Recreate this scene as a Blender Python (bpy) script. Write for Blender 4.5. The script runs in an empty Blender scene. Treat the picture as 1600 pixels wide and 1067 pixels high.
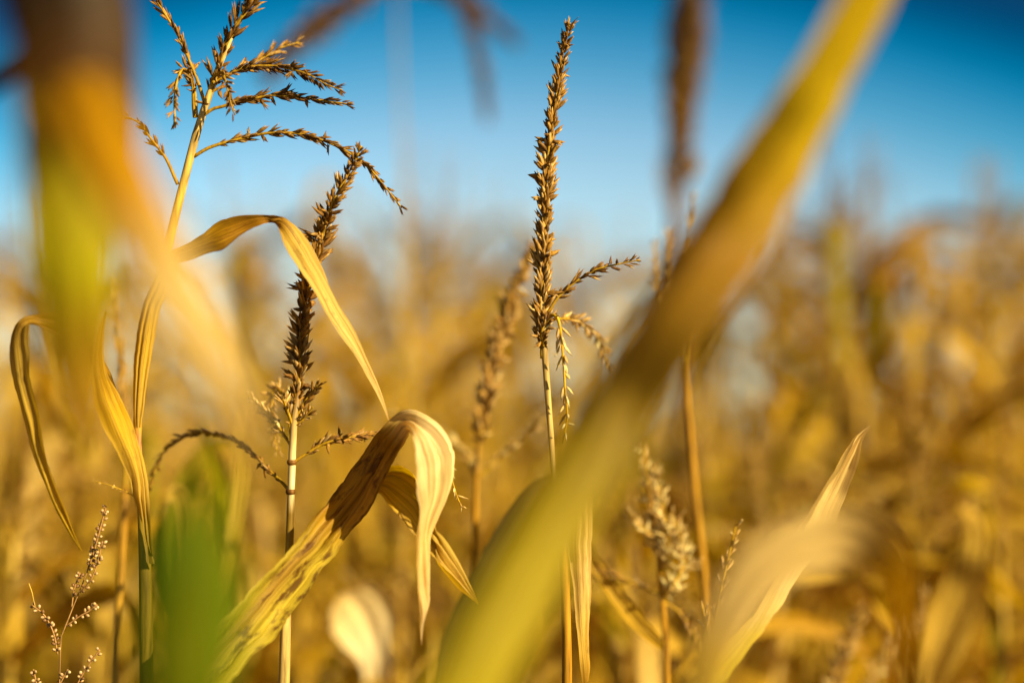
import bpy, math, random
from mathutils import Vector, Matrix, noise as mnoise
R = math.radians
random.seed(7)
scene = bpy.context.scene

# ------------------------------------------------------------------ camera
FPX = 1600 * 50 / 36.0
PITCH = math.atan((700 - 533.5) / FPX)
CAM_Z = 1.70
cam_d = bpy.data.cameras.new('camera')
cam = bpy.data.objects.new('camera', cam_d)
scene.collection.objects.link(cam)
cam.location = (0, 0, CAM_Z)
cam.rotation_euler = (R(90) + PITCH, 0, 0)
cam_d.lens = 50
cam_d.sensor_width = 36
cam_d.clip_start = 0.05
cam_d.clip_end = 2000
cam_d.dof.use_dof = True
cam_d.dof.focus_distance = 1.0
cam_d.dof.aperture_fstop = 1.25
cam_d.dof.aperture_blades = 0
scene.camera = cam
CM = Matrix.Translation((0, 0, CAM_Z)) @ Matrix.Rotation(R(90) + PITCH, 4, 'X')


def P(px, py, d=1.0):
    """photo position (1600 wide) at depth d -> a real point of the field"""
    return CM @ Vector(((px - 800) / FPX * d, (533.5 - py) / FPX * d, -d))


# ------------------------------------------------------------------ sun, sky, exposure
SUN_DIR = Vector((0.78, -0.60, 0.47)).normalized()      # towards the sun
sun_el = math.asin(SUN_DIR.z)
sun_az = math.atan2(SUN_DIR.x, SUN_DIR.y)
sd = bpy.data.lights.new('sun', 'SUN')
sd.energy = 5.0
sd.angle = R(0.5)
sd.color = (1.0, 0.81, 0.42)
so = bpy.data.objects.new('sun', sd)
scene.collection.objects.link(so)
so.rotation_euler = SUN_DIR.to_track_quat('Z', 'Y').to_euler()
so.location = SUN_DIR * 30

world = bpy.data.worlds.new('World')
scene.world = world
world.use_nodes = True
wn, wl = world.node_tree.nodes, world.node_tree.links
wn.clear()
sky = wn.new('ShaderNodeTexSky')
sky.sky_type = 'NISHITA'
sky.sun_disc = False
sky.sun_elevation = sun_el
sky.sun_rotation = sun_az
sky.air_density = 1.0
sky.dust_density = 0.3
sky.ozone_density = 2.0
tc = wn.new('ShaderNodeTexCoord')
sep = wn.new('ShaderNodeSeparateXYZ'); wl.new(tc.outputs['Generated'], sep.inputs[0])
xx2 = wn.new('ShaderNodeMath'); xx2.operation = 'MULTIPLY'; wl.new(sep.outputs[0], xx2.inputs[0]); wl.new(sep.outputs[0], xx2.inputs[1])
lob = wn.new('ShaderNodeMath'); lob.operation = 'MULTIPLY_ADD'; wl.new(xx2.outputs[0], lob.inputs[0]); lob.inputs[1].default_value = 0.65
wl.new(sep.outputs[2], lob.inputs[2])
ramp = wn.new('ShaderNodeValToRGB')
cr = ramp.color_ramp
cr.elements[0].position = 0.0; cr.elements[0].color = (1.05, 1.02, 0.92, 1)
cr.elements[1].position = 0.50; cr.elements[1].color = (0.17, 0.145, 0.13, 1)
for pos, c in ((0.175, (1.14, 1.17, 1.02, 1)), (0.22, (0.86, 1.07, 1.01, 1)), (0.265, (0.30, 0.82, 0.88, 1)), (0.305, (0.0, 0.54, 0.70, 1)),
               (0.345, (0.0, 0.16, 0.29, 1)), (0.40, (0.06, 0.13, 0.19, 1))):
    e = cr.elements.new(pos); e.color = c
wl.new(lob.outputs[0], ramp.inputs[0])
mul = wn.new('ShaderNodeMixRGB'); mul.blend_type = 'MULTIPLY'; mul.inputs[0].default_value = 1
wl.new(sky.outputs[0], mul.inputs[1]); wl.new(ramp.outputs[0], mul.inputs[2])
bg = wn.new('ShaderNodeBackground'); bg.inputs[1].default_value = 0.069
wl.new(mul.outputs[0], bg.inputs[0])
wo = wn.new('ShaderNodeOutputWorld'); wl.new(bg.outputs[0], wo.inputs[0])

scene.view_settings.view_transform = 'Standard'
scene.view_settings.look = 'None'
scene.view_settings.exposure = 1.08
scene.view_settings.gamma = 1.0
scene.render.engine = 'CYCLES'
scene.cycles.use_denoising = True
scene.cycles.max_bounces = 8
scene.cycles.transmission_bounces = 6
scene.cycles.sample_clamp_indirect = 6


# ------------------------------------------------------------------ materials
def newmat(name):
    m = bpy.data.materials.new(name); m.use_nodes = True
    m.node_tree.nodes.clear()
    return m, m.node_tree.nodes, m.node_tree.links


def leaf_material(name, spots=0.45, transl=0.44, vein=0.55, thr=0.54, spec=0.22):
    m, n, l = newmat(name)
    uv = n.new('ShaderNodeUVMap')
    at = n.new('ShaderNodeAttribute'); at.attribute_name = 'col'
    # parallel veins: noise squeezed across the blade
    mp = n.new('ShaderNodeMapping'); mp.inputs['Scale'].default_value = (26, 0.35, 1)
    l.new(uv.outputs[0], mp.inputs[0])
    nz = n.new('ShaderNodeTexNoise'); nz.inputs['Scale'].default_value = 1.0; nz.inputs['Detail'].default_value = 5
    nz.inputs['Roughness'].default_value = 0.65
    l.new(mp.outputs[0], nz.inputs['Vector'])
    r1 = n.new('ShaderNodeValToRGB')
    r1.color_ramp.elements[0].position = 0.32; r1.color_ramp.elements[0].color = (1 - vein, 1 - vein * 1.12, 1 - vein * 1.3, 1)
    r1.color_ramp.elements[1].position = 0.62; r1.color_ramp.elements[1].color = (1.12, 1.12, 1.1, 1)
    l.new(nz.outputs[0], r1.inputs[0])
    mx = n.new('ShaderNodeMixRGB'); mx.blend_type = 'MULTIPLY'; mx.inputs[0].default_value = 1
    l.new(at.outputs['Color'], mx.inputs[1]); l.new(r1.outputs[0], mx.inputs[2])
    # weathered brown flecks
    mp2 = n.new('ShaderNodeMapping'); mp2.inputs['Scale'].default_value = (5, 1.6, 1)
    l.new(uv.outputs[0], mp2.inputs[0])
    n2 = n.new('ShaderNodeTexNoise'); n2.inputs['Scale'].default_value = 1.0; n2.inputs['Detail'].default_value = 7
    n2.inputs['Roughness'].default_value = 0.7
    l.new(mp2.outputs[0], n2.inputs['Vector'])
    r2 = n.new('ShaderNodeValToRGB')
    r2.color_ramp.elements[0].position = thr; r2.color_ramp.elements[0].color = (0, 0, 0, 1)
    r2.color_ramp.elements[1].position = thr + .09; r2.color_ramp.elements[1].color = (spots, spots, spots, 1)
    l.new(n2.outputs[0], r2.inputs[0])
    m2 = n.new('ShaderNodeMixRGB'); m2.inputs[2].default_value = (0.13, 0.055, 0.014, 1)
    ma = n.new('ShaderNodeMath'); ma.operation = 'MULTIPLY'
    l.new(r2.outputs[0], ma.inputs[0]); l.new(at.outputs['Alpha'], ma.inputs[1]); l.new(ma.outputs[0], m2.inputs[0]); l.new(mx.outputs[0], m2.inputs[1])
    bp = n.new('ShaderNodeBump'); bp.inputs['Strength'].default_value = 0.5; bp.inputs['Distance'].default_value = 0.0012
    l.new(nz.outputs[0], bp.inputs['Height'])
    pr = n.new('ShaderNodeBsdfPrincipled'); pr.inputs['Roughness'].default_value = 0.5
    pr.inputs['Specular IOR Level'].default_value = spec
    l.new(m2.outputs[0], pr.inputs['Base Color']); l.new(bp.outputs[0], pr.inputs['Normal'])
    sat = n.new('ShaderNodeHueSaturation'); sat.inputs['Saturation'].default_value = 1.12; sat.inputs['Value'].default_value = 1.1
    l.new(m2.outputs[0], sat.inputs['Color'])
    tr = n.new('ShaderNodeBsdfTranslucent'); l.new(sat.outputs[0], tr.inputs[0]); l.new(bp.outputs[0], tr.inputs['Normal'])
    ms = n.new('ShaderNodeMixShader'); ms.inputs[0].default_value = transl
    l.new(pr.outputs[0], ms.inputs[1]); l.new(tr.outputs[0], ms.inputs[2])
    o = n.new('ShaderNodeOutputMaterial'); l.new(ms.outputs[0], o.inputs[0])
    return m


def solid_material(name, rough=0.55, streak=(60, 60, 6), amount=0.4, transl=0.0, bump=0.0004):
    m, n, l = newmat(name)
    at = n.new('ShaderNodeAttribute'); at.attribute_name = 'col'
    tc_ = n.new('ShaderNodeTexCoord')
    mp = n.new('ShaderNodeMapping'); mp.inputs['Scale'].default_value = streak
    l.new(tc_.outputs['Object'], mp.inputs[0])
    nz = n.new('ShaderNodeTexNoise'); nz.inputs['Scale'].default_value = 3.0; nz.inputs['Detail'].default_value = 5
    l.new(mp.outputs[0], nz.inputs['Vector'])
    r1 = n.new('ShaderNodeValToRGB')
    a = 1 - amount
    r1.color_ramp.elements[0].position = 0.3; r1.color_ramp.elements[0].color = (a, a * .93, a * .85, 1)
    r1.color_ramp.elements[1].position = 0.65; r1.color_ramp.elements[1].color = (1.1, 1.1, 1.1, 1)
    l.new(nz.outputs[0], r1.inputs[0])
    mx = n.new('ShaderNodeMixRGB'); mx.blend_type = 'MULTIPLY'; mx.inputs[0].default_value = 1
    l.new(at.outputs['Color'], mx.inputs[1]); l.new(r1.outputs[0], mx.inputs[2])
    bp = n.new('ShaderNodeBump'); bp.inputs['Strength'].default_value = 0.5; bp.inputs['Distance'].default_value = bump
    l.new(nz.outputs[0], bp.inputs['Height'])
    pr = n.new('ShaderNodeBsdfPrincipled'); pr.inputs['Roughness'].default_value = rough
    pr.inputs['Specular IOR Level'].default_value = 0.3
    l.new(mx.outputs[0], pr.inputs['Base Color']); l.new(bp.outputs[0], pr.inputs['Normal'])
    o = n.new('ShaderNodeOutputMaterial')
    if transl:
        tr = n.new('ShaderNodeBsdfTranslucent'); l.new(mx.outputs[0], tr.inputs[0])
        ms = n.new('ShaderNodeMixShader'); ms.inputs[0].default_value = transl
        l.new(pr.outputs[0], ms.inputs[1]); l.new(tr.outputs[0], ms.inputs[2]); l.new(ms.outputs[0], o.inputs[0])
    else:
        l.new(pr.outputs[0], o.inputs[0])
    return m


M_LEAF = leaf_material('dry_leaf')
M_LEAF_CLEAN = leaf_material('pale_dry_leaf', spots=0.12, vein=0.3)
M_LEAF_SPOT = leaf_material('spotted_leaf', spots=0.9, vein=0.45, thr=.51)
M_LEAF_GREEN = leaf_material('green_leaf', spots=0.1, vein=0.3, spec=0.04)
M_STEM = solid_material('dry_stalk', streak=(110, 110, 9), amount=0.62, bump=.0007)
M_SPIKE = solid_material('spikelet_husk', rough=0.6, streak=(160, 160, 60), amount=0.5, transl=0.15)
M_SEED = solid_material('weed_seed', rough=0.4, streak=(200, 200, 200), amount=0.4)

# base colours
STRAW = (0.70, 0.48, 0.085)
PALE = (0.84, 0.62, 0.25)
GOLD = (0.67, 0.42, 0.010)
OCHRE = (0.42, 0.21, 0.010)
BROWN = (0.17, 0.072, 0.008)
DARK = (0.065, 0.028, 0.006)
OLIVE = (0.27, 0.185, 0.015)
GREEN = (0.075, 0.13, 0.001)
YGREEN = (0.40, 0.34, 0.006)
SHADE_BROWN = (0.024, 0.012, 0.003)  # near-black brown: shade painted into the upper near-left leaves
CREAM = (0.86, 0.70, 0.40)
STALK = (0.58, 0.40, 0.13)
PINK = (0.55, 0.20, 0.10)


def mixc(a, b, t):
    return tuple(a[i] * (1 - t) + b[i] * t for i in range(3))


def ramp_at(stops, t):
    if not isinstance(stops[0], (tuple, list)):
        return stops
    if t <= stops[0][0]:
        return stops[0][1]
    for (t0, c0), (t1, c1) in zip(stops, stops[1:]):
        if t <= t1:
            return mixc(c0, c1, (t - t0) / max(t1 - t0, 1e-6))
    return stops[-1][1]


# ------------------------------------------------------------------ mesh building
class MB:
    def __init__(s):
        s.v, s.f, s.c, s.uv = [], [], [], []

    def add(s, p, c=STRAW, uv=(0, 0)):
        s.v.append(Vector(p)); s.c.append(c); s.uv.append(uv)
        return len(s.v) - 1

    def build(s, name, mat, parent=None, base=None, smooth=True):
        base = Vector(base) if base is not None else Vector((0, 0, 0))
        me = bpy.data.meshes.new(name)
        me.from_pydata([v - base for v in s.v], [], s.f)
        at = me.color_attributes.new('col', 'FLOAT_COLOR', 'POINT')
        flat = []
        for c in s.c:
            flat += [c[0], c[1], c[2], c[3] if len(c) > 3 else 1.0]
        at.data.foreach_set('color', flat)
        ul = me.uv_layers.new(name='UVMap')
        idx = [0] * len(me.loops); me.loops.foreach_get('vertex_index', idx)
        uvs = []
        for i in idx:
            uvs += [s.uv[i][0], s.uv[i][1]]
        ul.data.foreach_set('uv', uvs)
        if smooth:
            me.polygons.foreach_set('use_smooth', [True] * len(me.polygons))
        me.materials.append(mat)
        me.update()
        o = bpy.data.objects.new(name, me)
        scene.collection.objects.link(o)
        if parent is not None:
            o.parent = parent
        return o


def cr_curve(pts, n):
    """Catmull-Rom through tuples of any length, n samples, spaced by the first three components"""
    k = len(pts)
    if k == 2:
        return [tuple(a + (b - a) * i / (n - 1) for a, b in zip(*pts)) for i in range(n)]
    ds = [0.0]
    for a, b in zip(pts, pts[1:]):
        ds.append(ds[-1] + max(1e-7, math.sqrt(sum((a[i] - b[i]) ** 2 for i in range(3)))))
    out = []
    seg = 0
    for i in range(n):
        t = ds[-1] * i / (n - 1)
        while seg < k - 2 and t > ds[seg + 1]:
            seg += 1
        u = min(1, max(0, (t - ds[seg]) / (ds[seg + 1] - ds[seg])))
        p1, p2 = pts[seg], pts[seg + 1]
        p0 = pts[seg - 1] if seg > 0 else tuple(2 * a - b for a, b in zip(p1, p2))
        p3 = pts[seg + 2] if seg + 2 < k else tuple(2 * b - a for a, b in zip(p1, p2))
        out.append(tuple(0.5 * (2 * b + (c - a) * u + (2 * a - 5 * b + 4 * c - d) * u * u + (3 * b - a - 3 * c + d) * u ** 3)
                         for a, b, c, d in zip(p0, p1, p2, p3)))
    return out


def frame_of(t, ref=Vector((0, -1, 0.05))):
    t = t.normalized()
    s = t.cross(ref)
    if s.length < 1e-4:
        s = t.cross(Vector((1, 0, 0)))
    s.normalize()
    return t, s, s.cross(t).normalized()


def tangents(pts):
    n = len(pts)
    return [(pts[min(i + 1, n - 1)] - pts[max(i - 1, 0)]).normalized() for i in range(n)]


def tube(mb, pts, radii, col, sides=8, close=True, flat=1.0):
    """pts: Vectors; radii list; col stops over 0..1"""
    n = len(pts); tg = tangents(pts)
    rings = []
    L = 0
    for i, p in enumerate(pts):
        if i: L += (p - pts[i - 1]).length
        t, s, u = frame_of(tg[i])
        c = ramp_at(col, i / (n - 1))
        ring = []
        for k in range(sides):
            a = 2 * math.pi * k / sides
            ring.append(mb.add(p + s * math.cos(a) * radii[i] + u * math.sin(a) * radii[i] * flat, c, (k / sides, L / 0.05)))
        rings.append(ring)
    for a, b in zip(rings, rings[1:]):
        for k in range(sides):
            mb.f.append((a[k], a[(k + 1) % sides], b[(k + 1) % sides], b[k]))
    if close:
        mb.f.append(tuple(reversed(rings[0]))); mb.f.append(tuple(rings[-1]))


def lemon(mb, p, d, length, width, c0, c1, sides=5, side=None, prof=((.0, .25), (.2, .8), (.45, 1.0), (.75, .5))):
    """a pointed husk from p along d"""
    t, s, u = frame_of(d, side if side is not None else Vector((0.2, -1, 0.1)))
    rings = []
    bend = random.uniform(-.08, .08) * length
    for q, r in prof:
        ring = []
        off = s * bend * q * q
        for k in range(sides):
            a = 2 * math.pi * k / sides
            cc = mixc(c0, c1, q)
            if k % 2 and q > .1: cc = tuple(min(.85, x * 1.35 + .004) for x in cc)
            ring.append(mb.add(p + off + t * length * q + (s * math.cos(a) + u * math.sin(a) * .75) * width * .5 * r, cc))
        rings.append(ring)
    tip = mb.add(p + s * bend + t * length, c1)
    for a, b in zip(rings, rings[1:]):
        for k in range(sides):
            mb.f.append((a[k], a[(k + 1) % sides], b[(k + 1) % sides], b[k]))
    for k in range(sides):
        mb.f.append((rings[-1][k], rings[-1][(k + 1) % sides], tip))


def husk_colour(rng, tone):
    """tone 0 dark brown .. 1 pale straw"""
    r = min(1, max(0, tone * 1.08 - .10 + rng.gauss(0, .20)))
    if r < .35:
        return mixc(DARK, BROWN, r / .35)
    if r < .7:
        return mixc(BROWN, (0.46, 0.25, 0.035), (r - .35) / .35)
    return mixc((0.46, 0.25, 0.035), (0.82, 0.60, 0.27), (r - .7) / .3)


def spike(mb, pts, rng, r_stem=.0012, size=.0100, wid=.0030, step=.0042, rows=2, splay=28, tone=.3, skip=0.0, start=.1,
          sides=5, double=True, taper=.45, miss=.1, spread=1.0):
    """a tassel branch: thin rachis with pairs of pointed spikelets"""
    pts = [Vector(p) for p in pts]
    n = len(pts)
    L = sum((b - a).length for a, b in zip(pts, pts[1:]))
    tube(mb, pts, [r_stem * (1 - .6 * i / (n - 1)) for i in range(n)], mixc(GOLD, BROWN, max(0, .6 - tone * .6)), sides=6)
    tg = tangents(pts)
    acc = [0]
    for a, b in zip(pts, pts[1:]):
        acc.append(acc[-1] + (b - a).length)
    s = start * L
    ang = rng.uniform(0, 6.28)
    while s < L * .995:
        i = 0
        while i < n - 2 and acc[i + 1] < s: i += 1
        u = (s - acc[i]) / max(1e-9, acc[i + 1] - acc[i])
        p = pts[i].lerp(pts[i + 1], u); t = tg[i].lerp(tg[i + 1], u).normalized()
        t, a_, b_ = frame_of(t)
        f = s / L
        scale = (1 - taper * max(0, f - .6) / .4) * min(1, .55 + (f - start) * 6)
        for k in range(rows):
            if rng.random() < miss + .75 * max(0, mnoise.noise(p * 55 + Vector((0, 0, k * 3.1))) - .08): continue
            th = ang + k * 2 * math.pi / rows + rng.gauss(0, .35)
            o = a_ * math.cos(th) + b_ * math.sin(th)
            sp = R(max(4, rng.gauss(splay, splay * .35)) * spread)
            if rng.random() < .07: sp = R(rng.uniform(50, 95))
            d = (t * math.cos(sp) + o * math.sin(sp)).normalized()
            c0 = husk_colour(rng, tone); c1 = mixc(c0, husk_colour(rng, tone + .3), .6)
            ln = size * scale * rng.choice((.6, .85, 1, 1.05, 1.15, 1.35)) * rng.uniform(.9, 1.1); wd = wid * .82 * scale * rng.uniform(.75, 1.2)
            lemon(mb, p + o * r_stem * .8, d, ln, wd, c0, c1, sides)
            if double:
                sp2 = sp + R(rng.uniform(8, 22))
                d2 = (t * math.cos(sp2) + (o + a_ * rng.uniform(-.4, .4)).normalized() * math.sin(sp2)).normalized()
                c0 = husk_colour(rng, tone + .08)
                lemon(mb, p + o * r_stem * .9 + t * .0012, d2, ln * rng.uniform(.7, .95), wd * .8, c0,
                      mixc(c0, husk_colour(rng, tone + .35), .6), sides)
        ang += 2.4 if rows > 2 else math.pi / 2 + rng.gauss(0, .3)
        s += step * rng.uniform(.75, 1.3)


def ribbon(mb, st, ncross=18, col=STRAW, camber=0.0, ruffle=0.0, fold=0.0, seed=0, crease=.0008, edge_col=None, spot=None, stripe=None):
    """st: list of (left Vector, right Vector); an organic leaf blade between the two margins"""
    n = len(st)
    L = 0
    prev = None
    grid = []
    mids = [(a + b) * .5 for a, b in st]
    tg = tangents(mids)
    for i, (a, b) in enumerate(st):
        if i: L += (mids[i] - mids[i - 1]).length
        j1 = .05 * mnoise.noise(Vector((L * 70, seed, 0))) + .05 * min(0, mnoise.noise(Vector((L * 260, seed, 4))))
        j2 = .05 * mnoise.noise(Vector((L * 70, seed, 8))) + .05 * min(0, mnoise.noise(Vector((L * 260, seed, 12))))
        a, b = a - (b - a) * j1, b + (b - a) * j2
        w = (b - a).length
        side = (b - a)
        nrm = side.cross(tg[i])
        nrm = nrm.normalized() if nrm.length > 1e-9 else (prev or Vector((0, -1, 0)))
        if prev is not None and nrm.dot(prev) < -.2 and w < .002:
            nrm = prev
        prev = nrm
        t = i / (n - 1)
        row = []
        for j in range(ncross + 1):
            u = j / ncross
            x = 2 * u - 1
            off = camber * w * (1 - x * x)
            off += -fold * w * (1 - abs(x)) if fold else 0
            nz = mnoise.noise(Vector((u * 5.0 + seed, L * 14, seed * 1.7)))
            rg_ = 1 - 2.6 * abs(mnoise.noise(Vector((u * 6.5 + seed * 2, L * 6, seed))))
            off += crease * (nz * 3.0 + rg_ * 1.8) * min(1, w / .012)
            off += crease * 1.4 * math.sin(u * 19 + 2.5 * mnoise.noise(Vector((L * 9, seed, 0)))) * min(1, w / .012)
            rf = ruffle * abs(x) ** 2 * math.sin(L * 95 + (1 if x > 0 else 2.4) + 2.5 * mnoise.noise(Vector((L * 20, x, seed)))) * min(1, w / .02)
            off += rf
            p = a + side * u + nrm * off
            c = ramp_at(col, t)
            if edge_col is not None:
                c = mixc(c, edge_col, min(1, abs(x) ** 3 * .8))
            vv = mnoise.noise(Vector((u * 2 + seed, L * 8, 3.3)))
            c = tuple(max(0.004, q * (1 + .28 * vv)) for q in c)
            if stripe is not None:                         # withered band along the blade: (colour, centre, half width, end)
                wgt = max(0, 1 - abs(u - stripe[1] - .12 * mnoise.noise(Vector((L * 12, seed, 1)))) / stripe[2]) * max(0, min(1, (stripe[3] - t) * 8))
                c = mixc(c, stripe[0], min(.85, wgt * 1.2))
            if spot is not None:
                c = tuple(c) + (ramp_at([(a_, (b_, b_, b_)) for a_, b_ in spot], t)[0],)
            row.append(mb.add(p, c, (u + seed * .37, L / 0.05)))
        grid.append(row)
    for i in range(n - 1):
        for j in range(ncross):
            mb.f.append((grid[i][j], grid[i][j + 1], grid[i + 1][j + 1], grid[i + 1][j]))


def edge_leaf(mb, stations, n=70, **kw):
    """stations: (lx,ly,ld, rx,ry,rd) in photo positions and depth"""
    s3 = []
    for (lx, ly, ld, rx, ry, rd) in stations:
        a, b = P(lx, ly, ld), P(rx, ry, rd)
        m = (a + b) * .5
        s3.append((m.x, m.y, m.z, a.x, a.y, a.z, b.x, b.y, b.z))
    out = cr_curve(s3, n)
    ribbon(mb, [(Vector(o[3:6]), Vector(o[6:9])) for o in out], **kw)


def line_leaf(mb, pts, n=50, **kw):
    """pts: (px,py,d,width_px,roll_deg)"""
    c = cr_curve([tuple(P(p[0], p[1], p[2])) + (p[3] * p[2] / FPX, p[4]) for p in pts], n)
    mids = [Vector(q[:3]) for q in c]; tg = tangents(mids)
    st = []
    for m, t, q in zip(mids, tg, c):
        view = (m - Vector((0, 0, CAM_Z))).normalized()
        s = t.cross(view).normalized()
        s = Matrix.Rotation(R(q[4]), 3, t) @ s
        st.append((m - s * max(q[3], 1e-4) * .5, m + s * max(q[3], 1e-4) * .5))
    ribbon(mb, st, **kw)


def pline(pts, n=40):
    return [Vector(q) for q in cr_curve([tuple(P(*p)) for p in pts], n)]


def wob(pts, amp, seed=0):
    return [p + Vector((mnoise.noise(p * 30 + Vector((seed, 0, 0))), mnoise.noise(p * 30 + Vector((0, seed, 5))), 0)) * amp for p in pts]


# ------------------------------------------------------------------ things
def thing(name, label, cat, loc=(0, 0, 0), group=None, rz=0, scale=None):
    o = bpy.data.objects.new(name, None)
    scene.collection.objects.link(o)
    o.location = loc; o.rotation_euler = (0, 0, rz)
    o.empty_display_size = .1
    o['label'] = label; o['category'] = cat
    assert len(label.split()) <= 16, label
    if group: o['group'] = group
    return o


def structure(name, mb, mat):
    o = mb.build(name, mat, smooth=False); o['kind'] = 'structure'
    return o


# ---- ground: bare soil between the rows, reaching the horizon
def soil_material():
    m, n, l = newmat('soil')
    t = n.new('ShaderNodeTexCoord')
    nz = n.new('ShaderNodeTexNoise'); nz.inputs['Scale'].default_value = 9; nz.inputs['Detail'].default_value = 9
    l.new(t.outputs['Object'], nz.inputs['Vector'])
    r = n.new('ShaderNodeValToRGB')
    r.color_ramp.elements[0].position = .35; r.color_ramp.elements[0].color = (.045, .026, .012, 1)
    r.color_ramp.elements[1].position = .7; r.color_ramp.elements[1].color = (.22, .14, .055, 1)
    l.new(nz.outputs[0], r.inputs[0])
    b = n.new('ShaderNodeBump'); b.inputs['Distance'].default_value = .03; l.new(nz.outputs[0], b.inputs['Height'])
    p = n.new('ShaderNodeBsdfPrincipled'); p.inputs['Roughness'].default_value = .95
    l.new(r.outputs[0], p.inputs[0]); l.new(b.outputs[0], p.inputs['Normal'])
    o = n.new('ShaderNodeOutputMaterial'); l.new(p.outputs[0], o.inputs[0])
    return m


g = MB()
xs = [-600, -60, -20] + [x * .5 for x in range(-16, 17)] + [20, 60, 600]
ys = [-100, -10] + [y * .5 for y in range(-6, 33)] + [30, 60, 120, 900]
ids = {}
for i, x in enumerate(xs):
    for j, y in enumerate(ys):
        z = .035 * mnoise.noise(Vector((x * .8, y * .8, 0))) if abs(x) < 19 and -9 < y < 29 else 0
        ids[i, j] = g.add((x, y, z - .01))
for i in range(len(xs) - 1):
    for j in range(len(ys) - 1):
        g.f.append((ids[i, j], ids[i + 1, j], ids[i + 1, j + 1], ids[i, j + 1]))
structure('ground', g, soil_material())


def full_stem(pts_px, radii_px, col, n=60, node_at=(), seed=0):
    """stem through photo points, carried on straight down to the soil; returns mesh builder and foot"""
    ps = [P(*p) for p in pts_px]
    rr = [r * p[2] / FPX for r, p in zip(radii_px, pts_px)]
    last = ps[-1]
    foot = Vector((last.x + .02, last.y + .02, 0))
    down = []
    for k, f in enumerate((.75, .5, .25, 0)):
        down.append(Vector((last.x + .02 * (1 - f), last.y + .02 * (1 - f), last.z * f)))
    allp = [tuple(p) + (r,) for p, r in zip(ps, rr)] + [tuple(q) + (rr[-1] + (.011 - rr[-1]) * (k + 1) / 4,) for k, q in enumerate(down)]
    c = cr_curve(allp, n)
    pts = [Vector(q[:3]) for q in c]; rad = [q[3] for q in c]
    return pts, rad, foot


# =================================================================== HERO PLANTS
rng = random.Random(11)

# ---- plant 1: branched tassel at the upper left
mb = MB()
pts, rad, foot1 = full_stem([(362, 60, .995), (340, 112, 1.0), (326, 150, 1.0), (308, 205, 1.0), (291, 270, 1.0), (272, 345, 1.0), (258, 405, 1.0), (243, 465, 1.0),
                             (228, 540, 1.0), (216, 640, 1.0), (215, 700, 1.0), (222, 780, 1.0), (227, 900, 1.0), (229, 1067, 1.0), (229, 1200, 1.01)],
                            [2.4, 4, 5, 6.5, 6.5, 7, 7.5, 8, 8.5, 7, 6, 8, 10, 11, 12], None, n=110)
zt = pts[0].z
n1 = len(pts)
fr = [i / (n1 - 1) for i in range(n1)]
zs = lambda py, d=1.0: P(0, py, d).z
stops1 = []
def zstop(pts, table):
    """colour stops given as (photo row, colour)"""
    out = []
    n = len(pts)
    for i, p in enumerate(pts):
        out.append(p.z)
    res = []
    for py, c in table:
        z = zs(py)
        k = min(range(n), key=lambda i: abs(out[i] - z))
        res.append((k / (n - 1), c))
    return res
tube(mb, pts, rad, zstop(pts, [(170, STALK), (400, GOLD), (650, GOLD), (655, PINK), (690, PINK), (705, STRAW), (800, OLIVE), (1060, OLIVE), (1200, OCHRE)]), sides=12)
mp1 = thing('maize_plant', 'tall dry maize plant with a wide many-branched tassel, at the upper left', 'maize plant', foot1)
mb.build('stem', M_STEM, mp1, foot1)

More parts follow.
